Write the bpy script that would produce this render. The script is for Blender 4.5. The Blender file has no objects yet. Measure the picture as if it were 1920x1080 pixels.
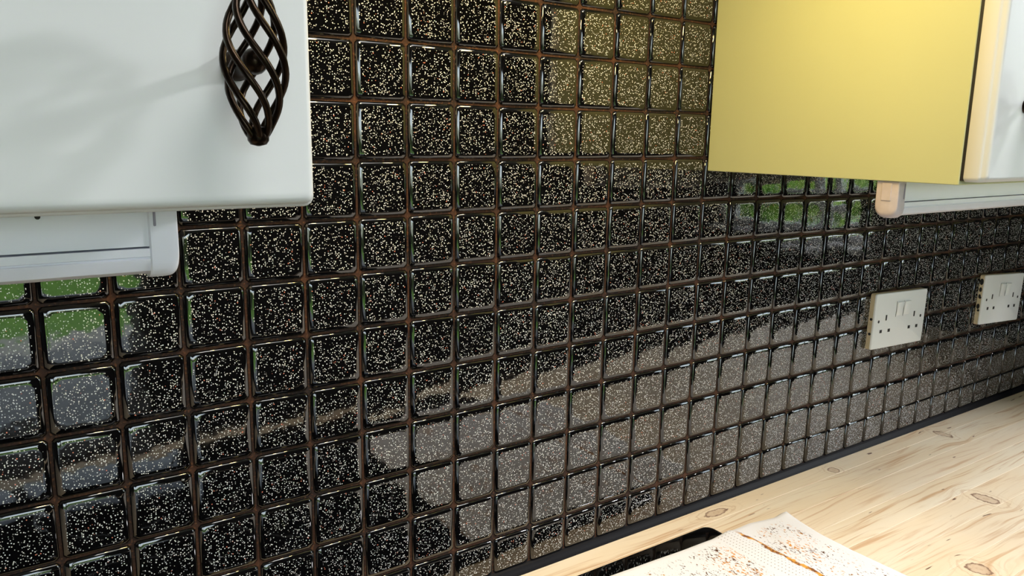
import bpy, bmesh, math, random
from mathutils import Vector, Matrix, noise
random.seed(7)
S = bpy.context.scene
COL = S.collection
ZO = 1.461                       # height of the measuring origin above the floor

# ------------------------------------------------------------------ camera
R_ = Vector((0.82515640, -0.56470256, 0.01509754))
U_ = Vector((0.09548386, 0.16576486, 0.98153187))
F_ = Vector((0.55677621, 0.80847575, -0.19070192))
CAM = Vector((-0.029293, -0.653385, ZO - 0.079433))
cd = bpy.data.cameras.new('camera')
cam = bpy.data.objects.new('camera', cd); COL.objects.link(cam)
cd.sensor_width = 36; cd.lens = 27.4396; cd.clip_start = 0.01
m = Matrix.Identity(4)
for k in range(3):
    m[k][0] = R_[k]; m[k][1] = U_[k]; m[k][2] = -F_[k]; m[k][3] = CAM[k]
cam.matrix_world = m
S.camera = cam

# ------------------------------------------------------------------ world, lights, exposure
S.view_settings.view_transform = 'Standard'; S.view_settings.look = 'None'
S.view_settings.exposure = 0.0; S.view_settings.gamma = 1.0
S.view_settings.use_curve_mapping = False
W = bpy.data.worlds.new('sky'); S.world = W; W.use_nodes = True
wn = W.node_tree.nodes; wl = W.node_tree.links
bg = wn['Background']
sky = wn.new('ShaderNodeTexSky'); sky.sky_type = 'NISHITA'; sky.sun_disc = False
sky.sun_elevation = math.radians(48); sky.sun_rotation = math.radians(20)
hs = wn.new('ShaderNodeHueSaturation'); hs.inputs['Saturation'].default_value = 0.45
wl.new(sky.outputs[0], hs.inputs['Color']); wl.new(hs.outputs[0], bg.inputs[0]); bg.inputs[1].default_value = 1.45

def lamp(name, kind, loc, target, energy, color, **kw):
    d = bpy.data.lights.new(name, kind); d.energy = energy; d.color = color
    for k, v in kw.items(): setattr(d, k, v)
    o = bpy.data.objects.new(name, d); COL.objects.link(o); o.location = loc
    o.rotation_euler = (Vector(target) - Vector(loc)).to_track_quat('-Z', 'Y').to_euler()
    return o
# sun from behind the house: it lights the garden, not the kitchen
lamp('sun', 'SUN', (0, 6, 8), (0.5, 0, 0), 9.0, (1, 0.95, 0.86), angle=0.01)
# overhead fill added for general light, no such fitting known
lamp('added_top_light', 'AREA', (0.55, -0.85, 2.36), (0.55, -0.80, 0.0), 10, (1, 0.97, 0.95), shape='RECTANGLE', size=0.9, size_y=0.4, spread=math.radians(95))
lamp('added_top_light', 'AREA', (2.62, -1.16, 2.36), (1.6, -0.6, 0.9), 42, (0.98, 0.98, 1), shape='DISK', size=0.25)  # added key light, placed to throw the shadow at far right
# warm lamps of the cooker hood above the hob (just over the frame)
for hx in (0.28, 0.50):
    lamp('hood_lamp', 'AREA', (hx, -0.22, 1.66), (hx + 0.08, -0.19, 0.9), 1.45, (1, 0.72, 0.27), shape='DISK', size=0.06)

# ------------------------------------------------------------------ helpers
def tag(o, label=None, cat=None, group=None, kind=None):
    if label: o['label'] = label
    if cat: o['category'] = cat
    if group: o['group'] = group
    if kind: o['kind'] = kind
    return o
def link(name, me, mat=None, parent=None, loc=None):
    if mat and not me.materials: me.materials.append(mat)
    o = bpy.data.objects.new(name, me); COL.objects.link(o)
    if loc: o.location = loc
    if parent: o.parent = parent
    return o
def obj(name, bm, mat=None, parent=None, loc=None, smooth=True, angle=35):
    me = bpy.data.meshes.new(name)
    bmesh.ops.recalc_face_normals(bm, faces=bm.faces)
    if smooth:
        for f in bm.faces: f.smooth = True
        for e in bm.edges:
            if len(e.link_faces) == 2 and e.calc_face_angle(0) > math.radians(angle): e.smooth = False
    bm.to_mesh(me); bm.free()
    return link(name, me, mat, parent, loc)
def empty(name, loc):
    o = bpy.data.objects.new(name, None); COL.objects.link(o); o.location = loc
    o.empty_display_size = 0.05
    return o
def box(bm, x0, x1, y0, y1, z0, z1, bev=0.0, seg=2):
    t = bmesh.new()
    bmesh.ops.create_cube(t, size=1)
    for v in t.verts:
        v.co = Vector((x0 + (v.co.x + .5) * (x1 - x0), y0 + (v.co.y + .5) * (y1 - y0), z0 + (v.co.z + .5) * (z1 - z0)))
    if bev: bmesh.ops.bevel(t, geom=t.edges[:], offset=bev, segments=seg, affect='EDGES', profile=0.5)
    merge(bm, t)
def merge(bm, t):
    me = bpy.data.meshes.new('tmp'); t.to_mesh(me); t.free(); bm.from_mesh(me); bpy.data.meshes.remove(me)
def loft(bm, rings, cap0=True, cap1=True):
    vs = [[bm.verts.new(p) for p in r] for r in rings]
    n = len(rings[0])
    for a, b in zip(vs, vs[1:]):
        for i in range(n):
            bm.faces.new((a[i], a[(i + 1) % n], b[(i + 1) % n], b[i]))
    if cap0: bm.faces.new(vs[0][::-1])
    if cap1: bm.faces.new(vs[-1])
def rrect(x0, x1, z0, z1, r, seg=4):
    pts = []
    r = max(r, 1e-4)
    for cx, cz, a0 in ((x1 - r, z1 - r, 0), (x0 + r, z1 - r, 90), (x0 + r, z0 + r, 180), (x1 - r, z0 + r, 270)):
        for k in range(seg + 1):
            a = math.radians(a0 + 90 * k / seg)
            pts.append((cx + r * math.cos(a), cz + r * math.sin(a)))
    return pts
def tube(bm, pts, rad, n=8):
    rings = []
    up = Vector((0.3, 0.2, 0.93))
    for i, p in enumerate(pts):
        t = (pts[min(i + 1, len(pts) - 1)] - pts[max(i - 1, 0)]).normalized()
        a = t.cross(up).normalized(); b = t.cross(a).normalized()
        r = rad[i] if isinstance(rad, list) else rad
        rings.append([p + r * (math.cos(2 * math.pi * k / n) * a + math.sin(2 * math.pi * k / n) * b) for k in range(n)])
        up = b.cross(t) if False else up
    loft(bm, rings)
def lathe(bm, prof, origin, axis='Z', n=20):
    rings = []
    for r, h in prof:
        ring = []
        for k in range(n):
            a = 2 * math.pi * k / n
            c, s = r * math.cos(a), r * math.sin(a)
            p = {'Z': (c, s, h), 'Y': (c, h, s), 'X': (h, c, s)}[axis]
            ring.append(Vector(origin) + Vector(p))
        rings.append(ring)
    loft(bm, rings)

# ------------------------------------------------------------------ materials
class NT:
    def __init__(s, name):
        s.m = bpy.data.materials.new(name); s.m.use_nodes = True
        s.t = s.m.node_tree; s.b = s.t.nodes['Principled BSDF']; s.out = s.t.nodes['Material Output']
    def n(s, typ, ins=None, **kw):
        nd = s.t.nodes.new('ShaderNode' + typ)
        for k, v in kw.items(): setattr(nd, k, v)
        for k, v in (ins or {}).items():
            if hasattr(v, 'is_linked') or isinstance(v, bpy.types.NodeSocket): s.t.links.new(v, nd.inputs[k])
            else: nd.inputs[k].default_value = v
        return nd
    def math(s, op, a, b=0.0, c=0.0, clamp=False):
        return s.n('Math', {0: a, 1: b, 2: c}, operation=op, use_clamp=clamp).outputs[0]
    def smooth(s, v, lo, hi, to0=0.0, to1=1.0):
        return s.n('MapRange', {0: v, 1: lo, 2: hi, 3: to0, 4: to1}, interpolation_type='SMOOTHSTEP').outputs[0]
    def mix(s, f, a, b):
        nd = s.t.nodes.new('ShaderNodeMix'); nd.data_type = 'RGBA'
        for i, v in ((0, f), (6, a), (7, b)):
            if isinstance(v, bpy.types.NodeSocket): s.t.links.new(v, nd.inputs[i])
            else: nd.inputs[i].default_value = v if i == 0 else (*v[:3], 1)
        return nd.outputs[2]
    def set(s, k, v):
        if isinstance(v, bpy.types.NodeSocket): s.t.links.new(v, s.b.inputs[k])
        else: s.b.inputs[k].default_value = v
        return s
    def pos(s): return s.n('NewGeometry').outputs['Position']
    def noise(s, vec, scale, detail=3.0, rough=0.5):
        return s.n('TexNoise', {'Vector': vec, 'Scale': scale, 'Detail': detail, 'Roughness': rough}).outputs[0]
    def scale(s, vec, sc, off=(0, 0, 0)):
        return s.n('Mapping', {'Vector': vec, 'Scale': sc, 'Location': off}).outputs[0]

def plain(name, col, rough=0.5, metal=0.0, var=0.04, nscale=25, ior=1.5):
    t = NT(name); nz = t.noise(t.pos(), nscale, 4)
    c2 = tuple(max(0, c * (1 - var * 2)) for c in col)
    t.set('Base Color', t.mix(t.smooth(nz, .3, .7), col, c2)).set('Roughness', rough).set('Metallic', metal).set('IOR', ior)
    return t.m

def mat_tile():
    t = NT('glitter_black_tile'); p = t.pos()
    # three sizes of glitter flakes set in black glass
    vor = t.n('TexVoronoi', {'Vector': t.scale(p, (1, .25, 1)), 'Scale': 610.0, 'Randomness': 1.0}, feature='F1')
    d = vor.outputs['Distance']; cr = t.n('SeparateColor', {0: vor.outputs['Color']})
    rad = t.math('MULTIPLY_ADD', cr.outputs[1], .20, .17)
    f1 = t.math('MULTIPLY', t.math('LESS_THAN', d, rad), t.math('GREATER_THAN', cr.outputs[0], .42))
    v2 = t.n('TexVoronoi', {'Vector': t.scale(p, (1, .25, 1), (.37, 0, .81)), 'Scale': 780.0, 'Randomness': 1.0}, feature='F1')
    c2 = t.n('SeparateColor', {0: v2.outputs['Color']})
    f2 = t.math('MULTIPLY', t.math('LESS_THAN', v2.outputs['Distance'], .30), t.math('GREATER_THAN', c2.outputs[0], .84))
    nrm = t.n('SeparateXYZ', {0: t.n('NewGeometry').outputs['Normal']})
    flat = t.math('GREATER_THAN', t.math('ABSOLUTE', nrm.outputs[1]), .985)      # no flakes on the pillowed rim
    fl = t.math('MULTIPLY', t.math('MAXIMUM', f1, t.math('MULTIPLY', f2, .6)), flat)
    tint = t.mix(cr.outputs[2], (.95, .93, .92), (.80, .84, .86))
    tint = t.mix(t.math('GREATER_THAN', cr.outputs[2], .97), tint, (.85, .25, .15))
    t.set('Base Color', t.mix(fl, (.002, .002, .0025), tint))
    t.set('Roughness', t.mix(fl, (.045,) * 3, (.6,) * 3)).set('IOR', 1.72)
    wob = t.noise(p, 55, 2)
    b = t.n('Bump', {'Height': wob, 'Strength': .06, 'Distance': .002})
    t.set('Normal', b.outputs[0])
    return t.m

def mat_grout():
    t = NT('dark_rusty_grout'); p = t.pos()
    n1 = t.noise(p, 18, 3); n2 = t.noise(p, 420, 3)
    c = t.mix(t.smooth(n1, .35, .7), (.012, .004, .002), (.065, .020, .005))
    c = t.mix(t.smooth(n2, .5, .75), c, (.15, .055, .016))
    t.set('Base Color', c).set('Roughness', .8)
    t.set('Normal', t.n('Bump', {'Height': n2, 'Strength': .4, 'Distance': .001}).outputs[0])
    return t.m

KNOTS = [(.9893, -.0275, .0095, .0085), (1.2785, -.041, .009, .016), (1.0835, -.199, .011, .018), (.885, -.283, .012, .013), (.735, -.024, .020, .007), (1.46, -.28, .02, .014), (.45, -.58, .02, .014)]
def mat_wood():
    t = NT('knotty_pine'); p = t.pos()
    rnd = t.n('ObjectInfo').outputs['Random']
    sep = t.n('SeparateXYZ', {0: p})
    X, Y = sep.outputs[0], sep.outputs[1]
    # the grain bends around each knot
    bend = 0.0; knot = 0.0; ring = 0.0; halo = 0.0
    for kx, ky, rx, ry in KNOTS:
        dx = t.math('MULTIPLY', t.math('SUBTRACT', X, kx), 1 / rx)
        dy = t.math('MULTIPLY', t.math('SUBTRACT', Y, ky), 1 / ry)
        r = t.math('SQRT', t.math('ADD', t.math('MULTIPLY', dx, dx), t.math('MULTIPLY', dy, dy)))
        w = t.math('MULTIPLY', dy, t.math('EXPONENT', t.math('MULTIPLY', t.math('ADD', t.math('MULTIPLY', t.math('MULTIPLY', dx, dx), .16), t.math('MULTIPLY', t.math('MULTIPLY', dy, dy), .3)), -1.0)))
        bend = t.math('MULTIPLY_ADD', w, -ry * .8, bend)
        rn = t.math('ADD', r, t.math('MULTIPLY', t.math('SUBTRACT', t.noise(p, 130, 3), .5), .9))
        knot = t.math('MAXIMUM', t.smooth(rn, 1.02, .88), knot)
        rim = t.math('MULTIPLY', t.smooth(rn, .70, .92), t.smooth(rn, 1.06, .96))
        ring = t.math('MAXIMUM', rim, ring)
        wv = t.math('SINE', t.math('MULTIPLY', rn, 8.5))
        halo = t.math('MAXIMUM', halo, t.math('MULTIPLY', t.smooth(wv, .35, 1.0), t.smooth(rn, 3.0, 1.2)))
    y2 = t.math('ADD', Y, bend)
    gv = t.n('CombineXYZ', {0: t.math('ADD', X, t.math('MULTIPLY', rnd, 9.0)), 1: y2, 2: t.math('MULTIPLY', rnd, 3.0)}).outputs[0]
    warp = t.noise(t.scale(gv, (2.2, 14, 1)), 1.0, 3)
    gv2 = t.n('CombineXYZ', {0: X, 1: t.math('MULTIPLY_ADD', warp, .06, y2), 2: rnd}).outputs[0]
    g1 = t.noise(t.scale(gv2, (5, 150, 1)), 1.0, 4, .6)
    g2 = t.noise(t.scale(gv2, (9, 420, 1)), 1.0, 3, .6)
    broad = t.noise(t.scale(gv, (3.5, 26, 1)), 1.0, 3)
    c = t.mix(t.smooth(broad, .32, .68), (.78, .69, .54), (.75, .62, .44))
    c = t.mix(t.math('MULTIPLY', t.smooth(g1, .50, .70), .85), c, (.50, .29, .14))
    c = t.mix(t.math('MULTIPLY', t.smooth(g2, .55, .8), .5), c, (.42, .25, .12))
    c = t.mix(t.math('MULTIPLY', rnd, .35), c, (.80, .66, .50))
    fl = t.noise(t.scale(gv2, (28, 160, 1)), 1.0, 1)
    c = t.mix(t.smooth(fl, .735, .775), c, (.12, .055, .03))
    c = t.mix(t.math('MULTIPLY', halo, .45), c, (.48, .30, .16))
    c = t.mix(t.math('MULTIPLY', knot, .55), c, (.50, .36, .25))
    c = t.mix(t.math('MULTIPLY', ring, .8), c, (.17, .09, .06))
    t.set('Base Color', c).set('Roughness', .48)
    t.set('Normal', t.n('Bump', {'Height': g1, 'Strength': .15, 'Distance': .001}).outputs[0])
    return t.m

def mat_towel():
    t = NT('terry_loop_shade'); p = t.pos()
    sep = t.n('SeparateXYZ', {0: p}); X, Y = sep.outputs[0], sep.outputs[1]
    v = t.scale(p, (1.0, .42, .4))
    f = t.noise(v, 520, 2, .6); big = t.noise(p, 28, 3)
    # smooth woven band: no painted loop shade, rows of fine dots
    wav = t.math('MULTIPLY', t.math('SUBTRACT', t.noise(p, 14, 1), .5), .012)
    xb = t.math('ADD', X, wav)
    band = t.math('MULTIPLY', t.smooth(xb, .660, .668), t.smooth(xb, .708, .702))
    hem = t.math('MAXIMUM', t.smooth(X, .775, .785), t.smooth(Y, -.098, -.086))
    area = t.math('SUBTRACT', 1.0, t.math('MAXIMUM', band, hem))
    thr = t.math('MULTIPLY_ADD', t.smooth(big, .42, .62), -.085, .645)
    loop_shade = t.math('MULTIPLY', t.math('GREATER_THAN', f, thr), area)  # tiny shadows between the loops, put into the colour as brown specks
    hue = t.noise(v, 95, 2)
    fc = t.mix(t.smooth(hue, .45, .6), (.09, .035, .012), (.62, .26, .04))
    # dots
    dx = t.math('PINGPONG', xb, .0032); dy = t.math('PINGPONG', Y, .0022)
    dot = t.math('MULTIPLY', t.math('LESS_THAN', t.math('ADD', t.math('MULTIPLY', dx, dx), t.math('MULTIPLY', dy, dy)), 5e-7), t.math('MULTIPLY', band, t.math('GREATER_THAN', xb, .671)))
    # shadow of the fold beside the band, painted in ochre
    xl = t.math('ADD', X, t.math('MULTIPLY', t.math('SUBTRACT', t.noise(p, 60, 3), .5), .016))
    line = t.math('MULTIPLY', t.math('MULTIPLY', t.smooth(xl, .7045, .706), t.smooth(xl, .7115, .7095)), t.smooth(Y, -.075, -.092))
    lc = t.mix(t.smooth(t.noise(p, 150, 2), .4, .6), (.70, .33, .05), (.20, .07, .015))
    c = t.mix(loop_shade, (.74, .74, .76), fc)
    c = t.mix(dot, c, (.25, .2, .17))
    c = t.mix(line, c, lc)
    t.set('Base Color', c).set('Roughness', .95)
    t.set('Normal', t.n('Bump', {'Height': t.noise(p, 700, 2), 'Strength': t.math('MULTIPLY', area, .5), 'Distance': .001}).outputs[0])
    return t.m

def mat_glass():
    t = NT('window_glass')
    tr = t.n('BsdfTransparent', {0: (.95, .97, .96, 1)}); gl = t.n('BsdfGlossy', {'Color': (1, 1, 1, 1), 'Roughness': .01})
    fr = t.n('Fresnel', {'IOR': 1.35})
    mx = t.n('MixShader', {0: fr.outputs[0], 1: tr.outputs[0], 2: gl.outputs[0]})
    t.t.links.new(mx.outputs[0], t.out.inputs[0]); return t.m
def mat_leaf(name, a, b):
    t = NT(name); n = t.noise(t.pos(), 6, 4)
    t.set('Base Color', t.mix(t.smooth(n, .35, .65), a, b)).set('Roughness', .6); return t.m

M = dict(tile=mat_tile(), grout=mat_grout(), wood=mat_wood(), towel=mat_towel(), glass=mat_glass(),
    sealant=plain('black_sealant', (.003, .003, .005), .5, ior=1.3), white_door=plain('white_cabinet_door', (.70, .72, .72), .38, var=.02, nscale=6),
    warm_panel=plain('warm_lit_side_panel', (.53, .55, .30), .5, var=.02, nscale=5),  # white panel with the warm lamplight put into its colour
    doorcream=plain('cream_door', (.82, .80, .62), .4, var=.01),
    shelf=plain('carcass_inside', (.7, .7, .68), .5), plastic=plain('white_plastic', (.80, .81, .90), .32, var=.01),
    cap=plain('lilac_grey_plastic', (.60, .53, .56), .45, var=.05, nscale=120), socket=plain('white_socket', (.82, .84, .86), .3, var=.01),
    yellowed=plain('yellowed_plastic', (.72, .60, .40), .4, var=.08, nscale=90), dark=plain('dark_slot', (.006, .006, .006), .6),
    slotgrey=plain('shaded_slot_plastic', (.30, .28, .36), .5), iron=plain('dark_bronze_iron', (.026, .015, .008), .30, .85, .25, 160), hobglass=plain('black_hob_glass', (.002, .002, .002), .015, var=0, ior=1.32),
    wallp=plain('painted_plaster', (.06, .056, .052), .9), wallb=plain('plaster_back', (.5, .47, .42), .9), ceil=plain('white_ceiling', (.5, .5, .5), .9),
    floor=plain('dark_floor_vinyl', (.07, .06, .05), .55, var=.2, nscale=8), upvc=plain('white_upvc', (.82, .83, .84), .35, var=.01),
    leaf=mat_leaf('hedge_leaves', (.09, .26, .02), (.26, .42, .04)), core=plain('hedge_twigs', (.02, .025, .01), .9),
    grass=mat_leaf('lawn_grass', (.10, .24, .03), (.17, .33, .05)), slab=plain('patio_concrete', (.42, .41, .38), .85, var=.12, nscale=3),
    steel=plain('brushed_steel_trim', (.55, .54, .52), .3, .9))
ZW = 0.900                                   # worktop surface

# ------------------------------------------------------------------ the room
def structure(name, bm, mat, parent=None, **kw):
    o = obj(name, bm, mat, parent, **kw)
    if parent is None: o['kind'] = 'structure'
    return o
X0, X1, Y1, H = -1.7, 3.0, -3.0, 2.4
bm = bmesh.new(); box(bm, X0, X1, .003, .13, 0, H); wall = structure('wall_back', bm, M['wallb'])
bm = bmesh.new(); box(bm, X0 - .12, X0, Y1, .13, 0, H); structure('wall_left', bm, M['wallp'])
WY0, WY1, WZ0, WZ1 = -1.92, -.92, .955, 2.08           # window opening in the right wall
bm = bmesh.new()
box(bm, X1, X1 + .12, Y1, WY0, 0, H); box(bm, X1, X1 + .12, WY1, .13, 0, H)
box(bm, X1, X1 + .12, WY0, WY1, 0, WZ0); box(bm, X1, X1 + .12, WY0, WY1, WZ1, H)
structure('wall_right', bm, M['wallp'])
bm = bmesh.new(); box(bm, 2.04, 2.14, -.60, .003, 0, H); structure('right_shade_block', bm, M['wallp'])  # unseen upright added to shade the far right end
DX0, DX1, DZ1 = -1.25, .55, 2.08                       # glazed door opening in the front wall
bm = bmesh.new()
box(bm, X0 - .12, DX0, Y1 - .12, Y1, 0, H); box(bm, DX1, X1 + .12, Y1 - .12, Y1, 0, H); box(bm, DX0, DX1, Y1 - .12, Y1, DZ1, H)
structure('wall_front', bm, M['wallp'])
bm = bmesh.new(); box(bm, X0 - .12, X1 + .12, Y1 - .12, .13, H, H + .1); structure('ceiling', bm, M['ceil'])
bm = bmesh.new(); box(bm, X0 - .12, X1 + .12, Y1 - .12, .13, -.1, 0); structure('floor', bm, M['floor'])

win = empty('window_1', (X1 + .06, (WY0 + WY1) / 2, WZ0)); win['kind'] = 'structure'
def child(name, bm, mat, root, **kw):        # geometry given in world coordinates, stored relative to the root
    bmesh.ops.translate(bm, verts=bm.verts, vec=-Vector(root.location))
    return obj(name, bm, mat, root, **kw)
bm = bmesh.new(); f = .05
xa, xb = X1 + .03, X1 + .09
box(bm, xa, xb, WY0, WY0 + f, WZ0, WZ1, .004); box(bm, xa, xb, WY1 - f, WY1, WZ0, WZ1, .004)
box(bm, xa, xb, WY0 + f, WY1 - f, WZ0, WZ0 + f, .004); box(bm, xa, xb, WY0 + f, WY1 - f, WZ1 - f, WZ1, .004)
box(bm, xa, xb, -1.44, -1.38, WZ0 + f, WZ1 - f, .004); box(bm, xa + .004, xb - .004, WY0 + f, WY1 - f, 1.115, 1.155, .004)
child('window_frame', bm, M['upvc'], win)
for ya, yb in ((WY0 + f, -1.44), (-1.38, WY1 - f)):
    for za, zb in ((WZ0 + f, 1.115), (1.155, WZ1 - f)):
        bm = bmesh.new(); box(bm, X1 + .055, X1 + .061, ya, yb, za, zb); child('pane', bm, M['glass'], win)
bm = bmesh.new(); box(bm, X1 - .10, X1 + .03, WY0 - .04, WY1 + .04, WZ0 - .03, WZ0, .006); child('window_sill', bm, M['upvc'], win)
dr = empty('door_1', ((DX0 + DX1) / 2, Y1 - .06, 0)); dr['kind'] = 'structure'
bm = bmesh.new(); ya, yb = Y1 - .09, Y1 - .03; f = .08
for xx in (DX0, -.39, .47): box(bm, xx, xx + f, ya, yb, 0, DZ1, .005)
for xa, xb in ((DX0 + f, -.39), (-.39 + f, .47)):
    box(bm, xa, xb, ya, yb, .0, .14, .004); box(bm, xa, xb, ya, yb, DZ1 - f, DZ1, .004); box(bm, xa, xb, ya, yb, .82, .88, .004)
child('door_frame', bm, M['upvc'], dr)
for xa, xb in ((DX0 + f, -.39), (-.39 + f, .47)):
    for za, zb in ((.14, .82), (.88, DZ1 - f)):
        bm = bmesh.new(); box(bm, xa, xb, Y1 - .063, Y1 - .057, za, zb); child('pane', bm, M['glass'], dr)
# portals so that the sky is sampled through the openings
for nm, loc, tg, sx, sy in (('window_portal', (X1 + .14, -1.42, 1.52), (0, -1.42, 1.52), 1.0, 1.15), ('door_portal', (-.35, Y1 - .14, 1.04), (-.35, 0, 1.04), 1.8, 2.1)):
    o = lamp(nm, 'AREA', loc, tg, 1, (1, 1, 1), shape='RECTANGLE', size=sx, size_y=sy); o.data.cycles.is_portal = True

# ------------------------------------------------------------------ the tiled wall
CX = [-0.44, -.53, -.8, -.29, 1.19, 1.27, 1.33, 1.25, .52, -.52, -1.0, -2.09, -2.2, -2.49, -2.38, -1.9, -.75, .21, .9, 2.63, 3.4, 3.6, 4.4, 5.4, 5.8, 6.2]
CZ = [-2.25, -.9, -.39, -.5, -.2, .5, 1.0, .9, .6, .2, .5, .9, 1.1, 1.5, 1.4, .6, 0, -1.3, -2.2, -2.9, -3.3, -3.3, -2.9, -3.6, -3.7, -3.77]
RZ = [.99, .15, -1.06, -1.0, -.1, .03, .02, .2, .53, -.3, -.3]
def colx(c): return (50 * c + CX[min(max(c, 0), 25)] + (.0 if c < 26 else .1 * (c - 25))) / 1000
def colz(c): return CZ[min(max(c, 0), 25)] / 1000
def rowz(j): return ZO + (-50.872 * j + (RZ[j] if 0 <= j < 11 else 0)) / 1000
def project(p):
    d = Vector(p) - CAM; c = d.dot(F_)
    return 960 + 1463.44 * d.dot(R_) / c, 540 - 1463.44 * d.dot(U_) / c
GAP = .0010
def tile_rings(w, h):
    def ring(inset, y, cut): 
        a, b = w / 2 - inset, h / 2 - inset
        return [Vector((x, y, z)) for x, z in ((a, -b + cut), (a, b - cut), (a - cut, b), (-a + cut, b), (-a, b - cut), (-a, -b + cut), (-a + cut, -b), (a - cut, -b))]
    return [ring(0, .0012, .0022), ring(.0002, -.0008, .0022), ring(.0014, -.0021, .003), ring(.0043, -.0027, .004), ring(.0058, -.00272, .004)]
bm = bmesh.new(); loft(bm, tile_rings(.0468, .0474), cap0=False)
bmesh.ops.recalc_face_normals(bm, faces=bm.faces)
for f_ in bm.faces: f_.smooth = True
tile_me = bpy.data.meshes.new('tile'); bm.to_mesh(tile_me); bm.free(); tile_me.materials.append(M['tile'])
cells = []
for c in range(-3, 40):
    for j in range(-3, 11):
        za, zb = rowz(j + 1), rowz(j)
        if j == 10: za = ZW + .0085
        xa, xb = colx(c), colx(c + 1)
        if xb > 2.03: continue
        if xa > .68 and j <= 1 and xb > .76: continue                      # behind the right wall cabinet
        if xb < .06 and j <= 1: continue                                    # behind the left wall cabinet
        cx, cz = (xa + xb) / 2, (za + zb) / 2 + colz(c)
        u0, v0 = project((xa, 0, zb)); u1, v1 = project((xb, 0, za)); u, v = project((cx, 0, cz))
        vis = -60 < u < 1975 and -60 < v < 1135 and not (u < 560 and v < 370) and not (u < 300 and v < 500) and not (u > 1350 and v < 320) and not (u > 1660 and v < 380)
        cells.append(((abs((u1 - u0) * (v1 - v0)) if vis else 0), c, j, xa, xb, za, zb, cx, cz))
cells.sort(key=lambda t: -t[0])
rest = bmesh.new()
for k, (area, c, j, xa, xb, za, zb, cx, cz) in enumerate(cells):
    rnd = random.Random(c * 97 + j * 13)
    sx = (xb - xa - 2 * GAP) / .0468; sz = (zb - za - 2 * GAP) / .0474
    if j == 10: cz = (za + zb) / 2
    rot = Matrix.Rotation(math.radians(rnd.gauss(0, .35)), 4, 'X') @ Matrix.Rotation(math.radians(rnd.gauss(0, .35)), 4, 'Z') @ Matrix.Rotation(math.radians(rnd.gauss(0, .3)), 4, 'Y')
    mt = Matrix.Translation((cx, rnd.uniform(-.0003, .0003), cz)) @ rot @ Matrix.Diagonal((sx, 1, sz, 1))
    if k < 300:
        o = link('tile', tile_me, None, wall); o.matrix_local = mt
    else:
        t = bmesh.new(); t.from_mesh(tile_me); bmesh.ops.transform(t, matrix=mt, verts=t.verts); merge(rest, t)
for f_ in rest.faces: f_.smooth = True
me = bpy.data.meshes.new('distant_tiles'); rest.to_mesh(me); rest.free()
o = link('distant_tiles', me, M['tile'], wall); o['kind'] = 'stuff'
# grout bed between the tiles
bm = bmesh.new(); box(bm, -.2, 2.04, .0002, .0045, ZW - .02, rowz(-3)); obj('grout', bm, M['grout'], wall)
# black silicone bead between tiles and worktop
bm = bmesh.new()
prof = [(.004, -.001), (-.0072, -.0005), (-.0066, .0018), (-.0048, .0042), (-.003, .0078), (.002, .0105)]
loft(bm, [[Vector((x, y, ZW + z)) for y, z in prof] for x in [-.2 + 2.235 * k / 40 for k in range(41)]])
o = structure('trim_1', bm, M['sealant'])

# ------------------------------------------------------------------ worktop of pine staves
wt = empty('worktop', (.5, -.3, ZW - .04))
tag(wt, 'pale knotty pine worktop running along the black tiled wall', 'worktop')
ys = [-.0012, -.0385, -.083, -.1285, -.173, -.219, -.266, -.312, -.358, -.404, -.450, -.497, -.543, -.60]
for a, b in zip(ys, ys[1:]):
    bm = bmesh.new(); box(bm, -1.2, 2.035, b + .0001, a - .0001, ZW - .04, ZW, .0003, 1)
    child('stave', bm, M['wood'], wt)

# ------------------------------------------------------------------ hob
hob = empty('hob', (.31, -.30, ZW)); tag(hob, 'black glass hob set on the pine worktop, half hidden under the towel', 'hob')
def slab(bm, x0, x1, y0, y1, z0, z1, r, ch):
    P = lambda i, z: [Vector((x, y, z)) for x, y in rrect(x0 + i, x1 - i, y0 + i, y1 - i, r - i, 6)]
    loft(bm, [P(ch * .4, z0), P(0, z0 + ch * .4), P(0, z1 - ch), P(ch * .3, z1 - ch * .3), P(ch, z1)])
bm = bmesh.new(); slab(bm, -.072, .6925, -.556, -.0475, ZW + .0002, ZW + .0052, .012, .0014); child('glass_top', bm, M['hobglass'], hob)
for cx, cy, r in ((.08, -.18, .075), (.55, -.18, .09), (.08, -.41, .09), (.31, -.30, .11), (.55, -.41, .075)):
    bm = bmesh.new()
    n = 48
    for ra, rb in ((r, r - .0016),):
        va = [bm.verts.new((cx + ra * math.cos(2 * math.pi * k / n), cy + ra * math.sin(2 * math.pi * k / n), ZW + .0053)) for k in range(n)]
        vb = [bm.verts.new((cx + rb * math.cos(2 * math.pi * k / n), cy + rb * math.sin(2 * math.pi * k / n), ZW + .0053)) for k in range(n)]
        for k in range(n): bm.faces.new((va[k], va[(k + 1) % n], vb[(k + 1) % n], vb[k]))
    child('cooking_zone', bm, M['steel'], hob)

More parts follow.
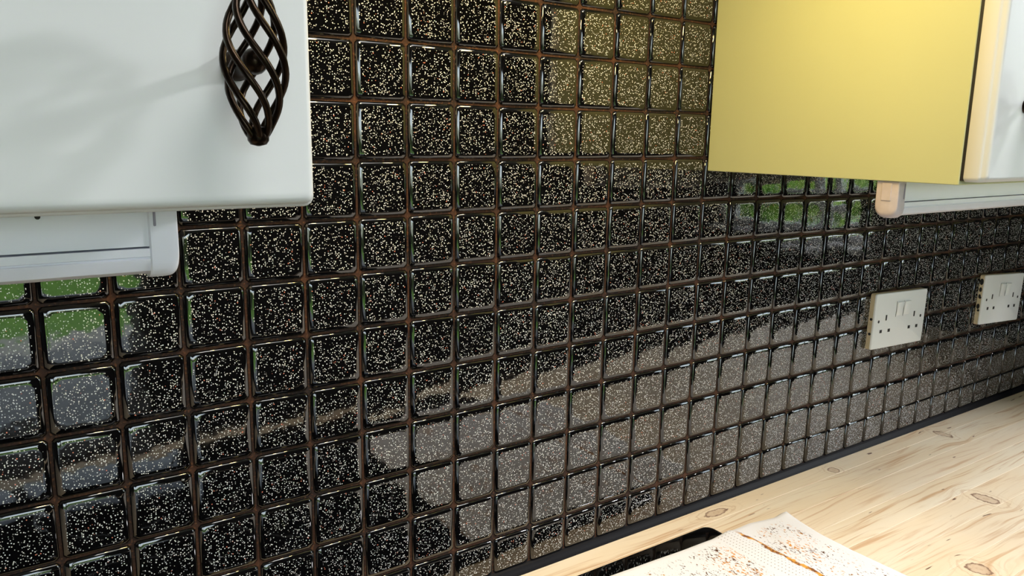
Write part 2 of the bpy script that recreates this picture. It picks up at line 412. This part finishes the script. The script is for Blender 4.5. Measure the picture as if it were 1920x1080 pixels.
# ------------------------------------------------------------------ towel
BACK = [(.20, -.062), (.40, -.066), (.495, -.0695), (.60, -.0745), (.665, -.0765), (.685, -.0745), (.712, -.069), (.741, -.068), (.765, -.073), (.782, -.0765), (.805, -.0785)]
RIGHT = [(0, .805), (.022, .8045), (.06, .797), (.105, .795), (.15, .7955), (.19, .796), (.30, .798), (.45, .80)]
def interp(tab, x):
    for (a, fa), (b, fb) in zip(tab, tab[1:]):
        if x <= b: return fa + (fb - fa) * max(0, (x - a) / (b - a))
    return tab[-1][1]
NU, NV = 110, 80
def towel_pt(i, j, top):
    s = i / NU; q = j / NV; dep = .40 * q
    xr = interp(RIGHT, dep); x = .42 + (xr - .42) * s
    y = interp(BACK, x) - dep
    onhob = 1 / (1 + math.exp((x - .7025) / .0035))
    base = ZW + .0003 + .0055 * onhob
    if not top: return Vector((x, y, base))
    edge = min((1 - s) * (xr - .42), s * (xr - .42), dep, .40 - dep)
    th = .0042 * min(1, math.sqrt(max(0, edge) / .0035)) + .0004
    h = th + .0008 * noise.noise(Vector((x * 22, y * 14, 3))) * min(1, edge / .01)
    # a low crease beside the woven band, another short one
    cr = .709 + .006 * noise.noise(Vector((0, y * 26, 8)))
    h += .0024 * math.exp(-((x - cr) / .004) ** 2) * min(1, max(0, dep - .006) / .02)
    h += .0028 * math.exp(-((x - .742) / .004) ** 2 - ((y + .122) / .016) ** 2)
    # the far corner lifts a little
    d = math.hypot(x - .803, y + .079); h += .0045 * math.exp(-(d / .014) ** 2)
    return Vector((x, y, base + h))
bm = bmesh.new()
tp = [[bm.verts.new(towel_pt(i, j, True)) for j in range(NV + 1)] for i in range(NU + 1)]
bt = [[bm.verts.new(towel_pt(i, j, False)) for j in range(NV + 1)] for i in range(NU + 1)]
for i in range(NU):
    for j in range(NV):
        bm.faces.new((tp[i][j], tp[i + 1][j], tp[i + 1][j + 1], tp[i][j + 1]))
        bm.faces.new((bt[i][j], bt[i][j + 1], bt[i + 1][j + 1], bt[i + 1][j]))
for i in range(NU):
    for j in (0, NV): bm.faces.new((tp[i][j], bt[i][j], bt[i + 1][j], tp[i + 1][j]))
for j in range(NV):
    for i in (0, NU): bm.faces.new((tp[i][j], tp[i][j + 1], bt[i][j + 1], bt[i][j]))
o = obj('towel', bm, M['towel'], angle=80)
tag(o, 'white towel lying over the black hob, shadows of its loops and crease painted brown and ochre', 'towel')

# ------------------------------------------------------------------ wall cabinets
def moulded_door(x0, x1, z0, z1, yb, yf, r=.0045):
    t = bmesh.new()
    prof = [(.0006, yb), (0, yb - .0006), (0, yb - .0120), (.0004, yb - .0134), (.0011, yb - .0141), (.0015, yb - .0146), (.0017, yb - .0165), (.0023, yb - .0183), (.0033, yf + .0005), (.0048, yf)]
    loft(t, [[Vector((x, y, z)) for x, z in rrect(x0 + i, x1 - i, z0 + i, z1 - i, max(r - i * .5, .001), 5)] for i, y in prof])
    return t
def cage_handle(cx, cz, yd):
    """twisted bird-cage knob: cage of eight rods, collars, post and rosette"""
    t = bmesh.new(); yc = yd - .0245; HL, N = .0285, 7
    for k in range(N):
        pts = []; rad = []
        for s in range(29):
            u = s / 28; a = 2 * math.pi * k / N + math.radians(-100 + 200 * u) - math.pi / 2
            r =   .0024 + .0090 * math.sin(math.pi * u) ** .85
            pts.append(Vector((cx + r * math.cos(a), yc + r * math.sin(a), cz + HL - 2 * HL * u)))
            rad.append(.00140)
        tube(t, pts, rad, 7)
    for sgn in (1, -1):
        lathe(t, [(.0005, sgn * (HL - .0045)), (.0034, sgn * (HL - .004)), (.0042, sgn * (HL - .0015)), (.0040, sgn * (HL + .001)), (.0030, sgn * (HL + .0025)), (.0004, sgn * (HL + .0032))], (cx, yc, cz), 'Z', 18)
    lathe(t, [(.0062, yd), (.0062, yd - .0012), (.0048, yd - .0028), (.0034, yd - .005), (.0030, yd - .013), (.0044, yc + .003), (.0050, yc), (.0036, yc - .0035), (.0004, yc - .0045)], (cx, 0, cz), 'Y', 18)
    return t
def cabinet(name, x0, x1, z0, z1, doors, label, side_mat, group=None):
    root = empty(name, ((x0 + x1) / 2, -.15, z0)); tag(root, label, 'cabinet')
    bm = bmesh.new(); box(bm, x0, x1, -.2975, -.0035 if z1 else 0, z0, z1, .0006, 1)
    child('carcass', bm, side_mat, root)
    bm = bmesh.new(); box(bm, x0 + .0012, x1 - .0012, -.3005, -.2975, z0 + .004, z1 - .002); child('door_gap_shade', bm, M['dark'], root)  # dark strip standing in for the shade in the door gap
    for dx0, dx1, dz0, hx, hz, mat in doors:
        d = moulded_door(dx0, dx1, dz0, z1, -.3005, -.3205)
        door = child('door', d, mat, root, angle=50)
        child('handle', cage_handle(hx, ZO - hz, -.3203), M['iron'], root, angle=60).parent = door
    return root
cabinet('wall_cabinet', -.52, .092, ZO - .108, ZO + .60, [(-.52, .0962, ZO - .1115,   .0632, .053, M['white_door'])],
        'white wall cabinet with a twisted black cage handle at left', M['shelf'])
cabinet('wall_cabinet', .7012, 1.70, ZO - .1165, ZO + .60, [(.7012, 1.199, ZO - .1135, .7555, .046, M['white_door']), (1.202, 1.70, ZO - .1135, 1.67, .046, M['white_door'])],
        'wall cabinet at right with a white side panel facing the tiles, coloured yellow for warm lamplight', M['warm_panel'])

# ------------------------------------------------------------------ strip lights under the cabinets
def strip_light(x0, x1, zt, zb, label):
    yf, yb = -.2415, -.2185
    root = empty('strip_light', ((x0 + x1) / 2, -.23, zb)); tag(root, label, 'light', 'strip lights under the wall cabinets')
    def prof(ins, dz=0.0):
        r = .0085
        return [(yb - ins, zt), (yb - ins, zb + r + dz)] + [(yb - ins - r + r * math.cos(a), zb + dz + r - r * math.sin(a)) for a in [math.pi / 8 * k for k in range(1, 4)]] + \
               [(yb - ins - r, zb + dz), (yf + ins + r, zb + dz)] + [(yf + ins + r - r * math.sin(a), zb + dz + r - r * math.cos(a)) for a in [math.pi / 8 * k for k in range(1, 4)]] + [(yf + ins, zb + r + dz), (yf + ins, zt)]
    cap = .0135
    for a, b, rounded in ((x0, x0 + cap, -1), (x1 - cap, x1, 1)):
        t = bmesh.new(); rs = []
        R = .0055                                             # outer end rounded at the bottom
        arc = [(R * (1 - math.sin(q)), R * (1 - math.cos(q))) for q in [math.pi / 2 * k / 6 for k in range(7)]]
        if rounded > 0: seq = [(a, .0008, 0), (a + .0008, 0, 0)] + [(b - e, max(0, .0008 - e), dz) for e, dz in arc]
        else: seq = [(a + e, max(0, .0008 - e), dz) for e, dz in arc[::-1]] + [(b - .0008, 0, 0), (b, .0008, 0)]
        for x, i, dz in seq: rs.append([Vector((x, y, min(z, zt))) for y, z in prof(i, dz)])
        loft(t, rs)
        c = child('end_cap', t, M['cap'] if a == x0 else M['plastic'], root)
        t = bmesh.new()                                       # raised clip on the cap
        xe = a if a == x0 else b
        box(t, xe - .0007, xe + .0007, yb - .016, yb - .006, zt - .019, zt - .002, .0004, 1)
        child('clip', t, M['cap'] if a == x0 else M['plastic'], root).parent = c
        c['label'] = 'lilac grey plastic end cap' if a == x0 else 'white plastic end cap'
        t = bmesh.new(); box(t, xe - (.0112 if a != x0 else -.0100), xe - (.0100 if a != x0 else -.0112), yf - .0006, yf + .001, zt - .017, zt - .002, .0003, 1)
        child('slot', t, M['slotgrey'], root).parent = c
    t = bmesh.new()
    zs = zb + .0165
    loft(t, [[Vector((x, y, z)) for y, z in [(yb - .002, zt), (yb - .002, zs), (yf + .0012, zs), (yf + .0012, zt)]] for x in (x0 + cap, x1 - cap)])
    child('housing', t, M['plastic'], root)
    t = bmesh.new(); r = .0075; zb2 = zb + .002
    pr = [(yb - .003, zs - .0009), (yb - .003, zb2 + r), (yb - .003 - r * .3, zb2 + r * .3), (yb - .003 - r, zb2), (yf + .0002 + r, zb2), (yf + .0002 + r * .3, zb2 + r * .3), (yf + .0002, zb2 + r), (yf + .0002, zb2 + r + .0008), (yf + .0010, zb2 + r + .0012), (yf + .0010, zb2 + r + .0018), (yf + .0002, zb2 + r + .0022), (yf + .0002, zs - .0009)]
    loft(t, [[Vector((x, y, z)) for y, z in pr] for x in (x0 + cap, x1 - cap)])
    child('diffuser', t, M['plastic'], root, angle=25)
    return root
sl = strip_light(-.47, .0525, ZO - .1081, ZO - .1515, 'white strip light under the left wall cabinet')
t = bmesh.new(); lathe(t, [(.0012, -.2398), (.0012, -.2413), (.0003, -.2416)], (-.0068, 0, ZO - .1185), 'Y', 10); child('screw', t, M['dark'], sl)
strip_light(.7035, 1.25, ZO - .1166, ZO - .1525, 'white strip light with grey end cap under the right wall cabinet')

# ------------------------------------------------------------------ double sockets
def socket(x0, x1, z0, z1, label, stained=False, tilt=0.0):
    root = empty('double_socket', ((x0 + x1) / 2, -.0027, (z0 + z1) / 2))
    tag(root, label, 'socket', 'double sockets on the tiled wall')
    w, h = (x1 - x0) / 2, (z1 - z0) / 2
    def bx(name, mat, a, b, c, d, ya, yb, bev=0, par=None):
        t = bmesh.new(); box(t, a, b, ya, yb, c, d, bev, 2); o = obj(name, t, mat, root)
        if par: o.parent = par
        return o
    t = bmesh.new()
    loft(t, [[Vector((x, y, z)) for x, z in rrect(-w + i, w - i, -h + i, h - i, .003, 4)] for i, y in ((.0008, .0008), (.0, .0), (0, -.0068))])
    bx_ = obj('back_box', t, M['yellowed'], root); bx_['label'] = 'yellowed plastic rim'
    t = bmesh.new()
    loft(t, [[Vector((x, y, z)) for x, z in rrect(-w + i, w - i, -h + i, h - i, .003, 4)] for i, y in ((0, -.0068), (0, -.0085), (.0006, -.0094), (.002, -.0098))])
    plate = obj('face_plate', t, M['socket'], root)
    yp = -.0098
    for cx in (-.0045 - .0095, .0055 + .001):
        # rocker with a tilted face
        t = bmesh.new(); a, b, c, d = cx, cx + .0165, .006, .0275
        loft(t, [[Vector(p) for p in ((a, yp + .001, c), (b, yp + .001, c), (b, yp + .001, d), (a, yp + .001, d))],
                 [Vector(p) for p in ((a, yp - .0006, c), (b, yp - .0006, c), (b, yp - .0026, d), (a, yp - .0026, d))],
                 [Vector(p) for p in ((a + .001, yp - .0012, c + .001), (b - .001, yp - .0012, c + .001), (b - .001, yp - .0031, d - .001), (a + .001, yp - .0031, d - .001))]])
        obj('rocker_switch', t, M['socket'], root)
        bx('rocker_gap', M['dark'], cx - .0009, cx - .0001, .004, .0285, yp - .00015, yp + .0005, 0)
    for cx in (-.0405, .040):
        bx('earth_hole', M['dark'], cx - .002, cx + .002, .0005, .0092, yp - .00012, yp + .0004)
        bx('pin_hole', M['dark'], cx - .0145, cx - .0080, -.0185, -.0135, yp - .00012, yp + .0004)
        bx('pin_hole', M['dark'], cx + .0080, cx + .0145, -.0185, -.0135, yp - .00012, yp + .0004)
    for cx in (-.0605, .0600):
        t = bmesh.new(); lathe(t, [(.0024, yp + .0003), (.0024, yp - .0002), (.0017, yp - .0005), (.0003, yp - .0005)], (cx, 0, 0), 'Y', 14)
        obj('screw', t, M['dark'], root)
    for zz in (.004, -.019):                                   # knock-outs in the rim of the box
        t = bmesh.new(); lathe(t, [(.0022, .0), (.0022, -.0003), (.0004, -.0003)], (0, 0, 0), 'X', 12)
        bmesh.ops.translate(t, verts=t.verts, vec=(-w + .00005, -.0045, zz)); obj('rim_hole', t, M['dark'], root)
    if stained:
        for zz, s in ((.032, .006), (.018, .0045), (.006, .004), (-.012, .005)):
            t = bmesh.new(); lathe(t, [(s, 0), (s * .8, -.0004), (.0003, -.0005)], (0, 0, 0), 'X', 9)
            for v in t.verts: v.co.y *= .55
            bmesh.ops.translate(t, verts=t.verts, vec=(-w + .00002, -.0032, zz)); obj('plaster_spot', t, M['dark'], root)
    root.rotation_euler = (0, tilt, 0)
    return root
socket(1.0825, 1.2285, ZO - .3955, ZO - .3085, 'white double socket on the tiles nearer the hob, with clean pale rim', tilt=.033)
socket(1.4215, 1.5695, ZO - .3995, ZO - .3105, 'white double socket at the far right end of the tiled wall', True, tilt=.055)

# ------------------------------------------------------------------ garden seen mirrored in the glossy tiles
bm = bmesh.new(); box(bm, -5, 9, -5.4, Y1 - .12, -.2, -.02); o = structure('ground_patio', bm, M['slab'])
bm = bmesh.new(); box(bm, -9, 12, -16, -5.4, -.2, -.03); o = structure('ground_lawn', bm, M['grass'])
bm = bmesh.new(); box(bm, X1 + .12, 12, Y1 - .12, 3, -.2, -.03); o = structure('ground_side', bm, M['grass'])
def hedge(x0, x1, y0, y1, h, n, seed, label):
    rr = random.Random(seed)
    root = empty('hedge', ((x0 + x1) / 2, (y0 + y1) / 2, -.03)); tag(root, label, 'hedge')
    t = bmesh.new(); box(t, x0 + .12, x1 - .12, y0 + .12, y1 - .12, -.03, h * .6, .08, 2); child('twigs', t, M['core'], root)
    t = bmesh.new()
    for k in range(n):
        p = Vector((rr.uniform(x0, x1), rr.uniform(y0, y1), rr.uniform(0, 1)))
        hh = h * (1 + .32 * noise.noise(Vector((p.x * 1.3, p.y * 1.9, seed)))); p.z *= hh
        s = rr.choice('xyzxy')
        if s == 'x': p.x = rr.choice((x0, x1)) + rr.gauss(0, .06)
        elif s == 'y': p.y = rr.choice((y0, y1)) + rr.gauss(0, .06)
        else: p.z = hh + rr.gauss(0, .08)
        a = Vector((rr.gauss(0, 1), rr.gauss(0, 1), rr.gauss(0, 1))).normalized(); b = a.orthogonal().normalized()
        l, w = rr.uniform(.05, .12), rr.uniform(.025, .05)
        t.faces.new([t.verts.new(p + q) for q in (-a * l, b * w, a * l, -b * w)])
    o = child('leaves', t, M['leaf'], root, smooth=False); o['kind'] = 'stuff'
hedge(4.6, 5.6, -6.0, 1.5, 1.02, 9000, 3, 'green hedge outside the window, mirrored in the tiles beside the right socket')
hedge(-6, 5, -10.2, -9.2, 1.8, 6000, 4, 'green hedge beyond the lawn, mirrored in the tiles at lower left')
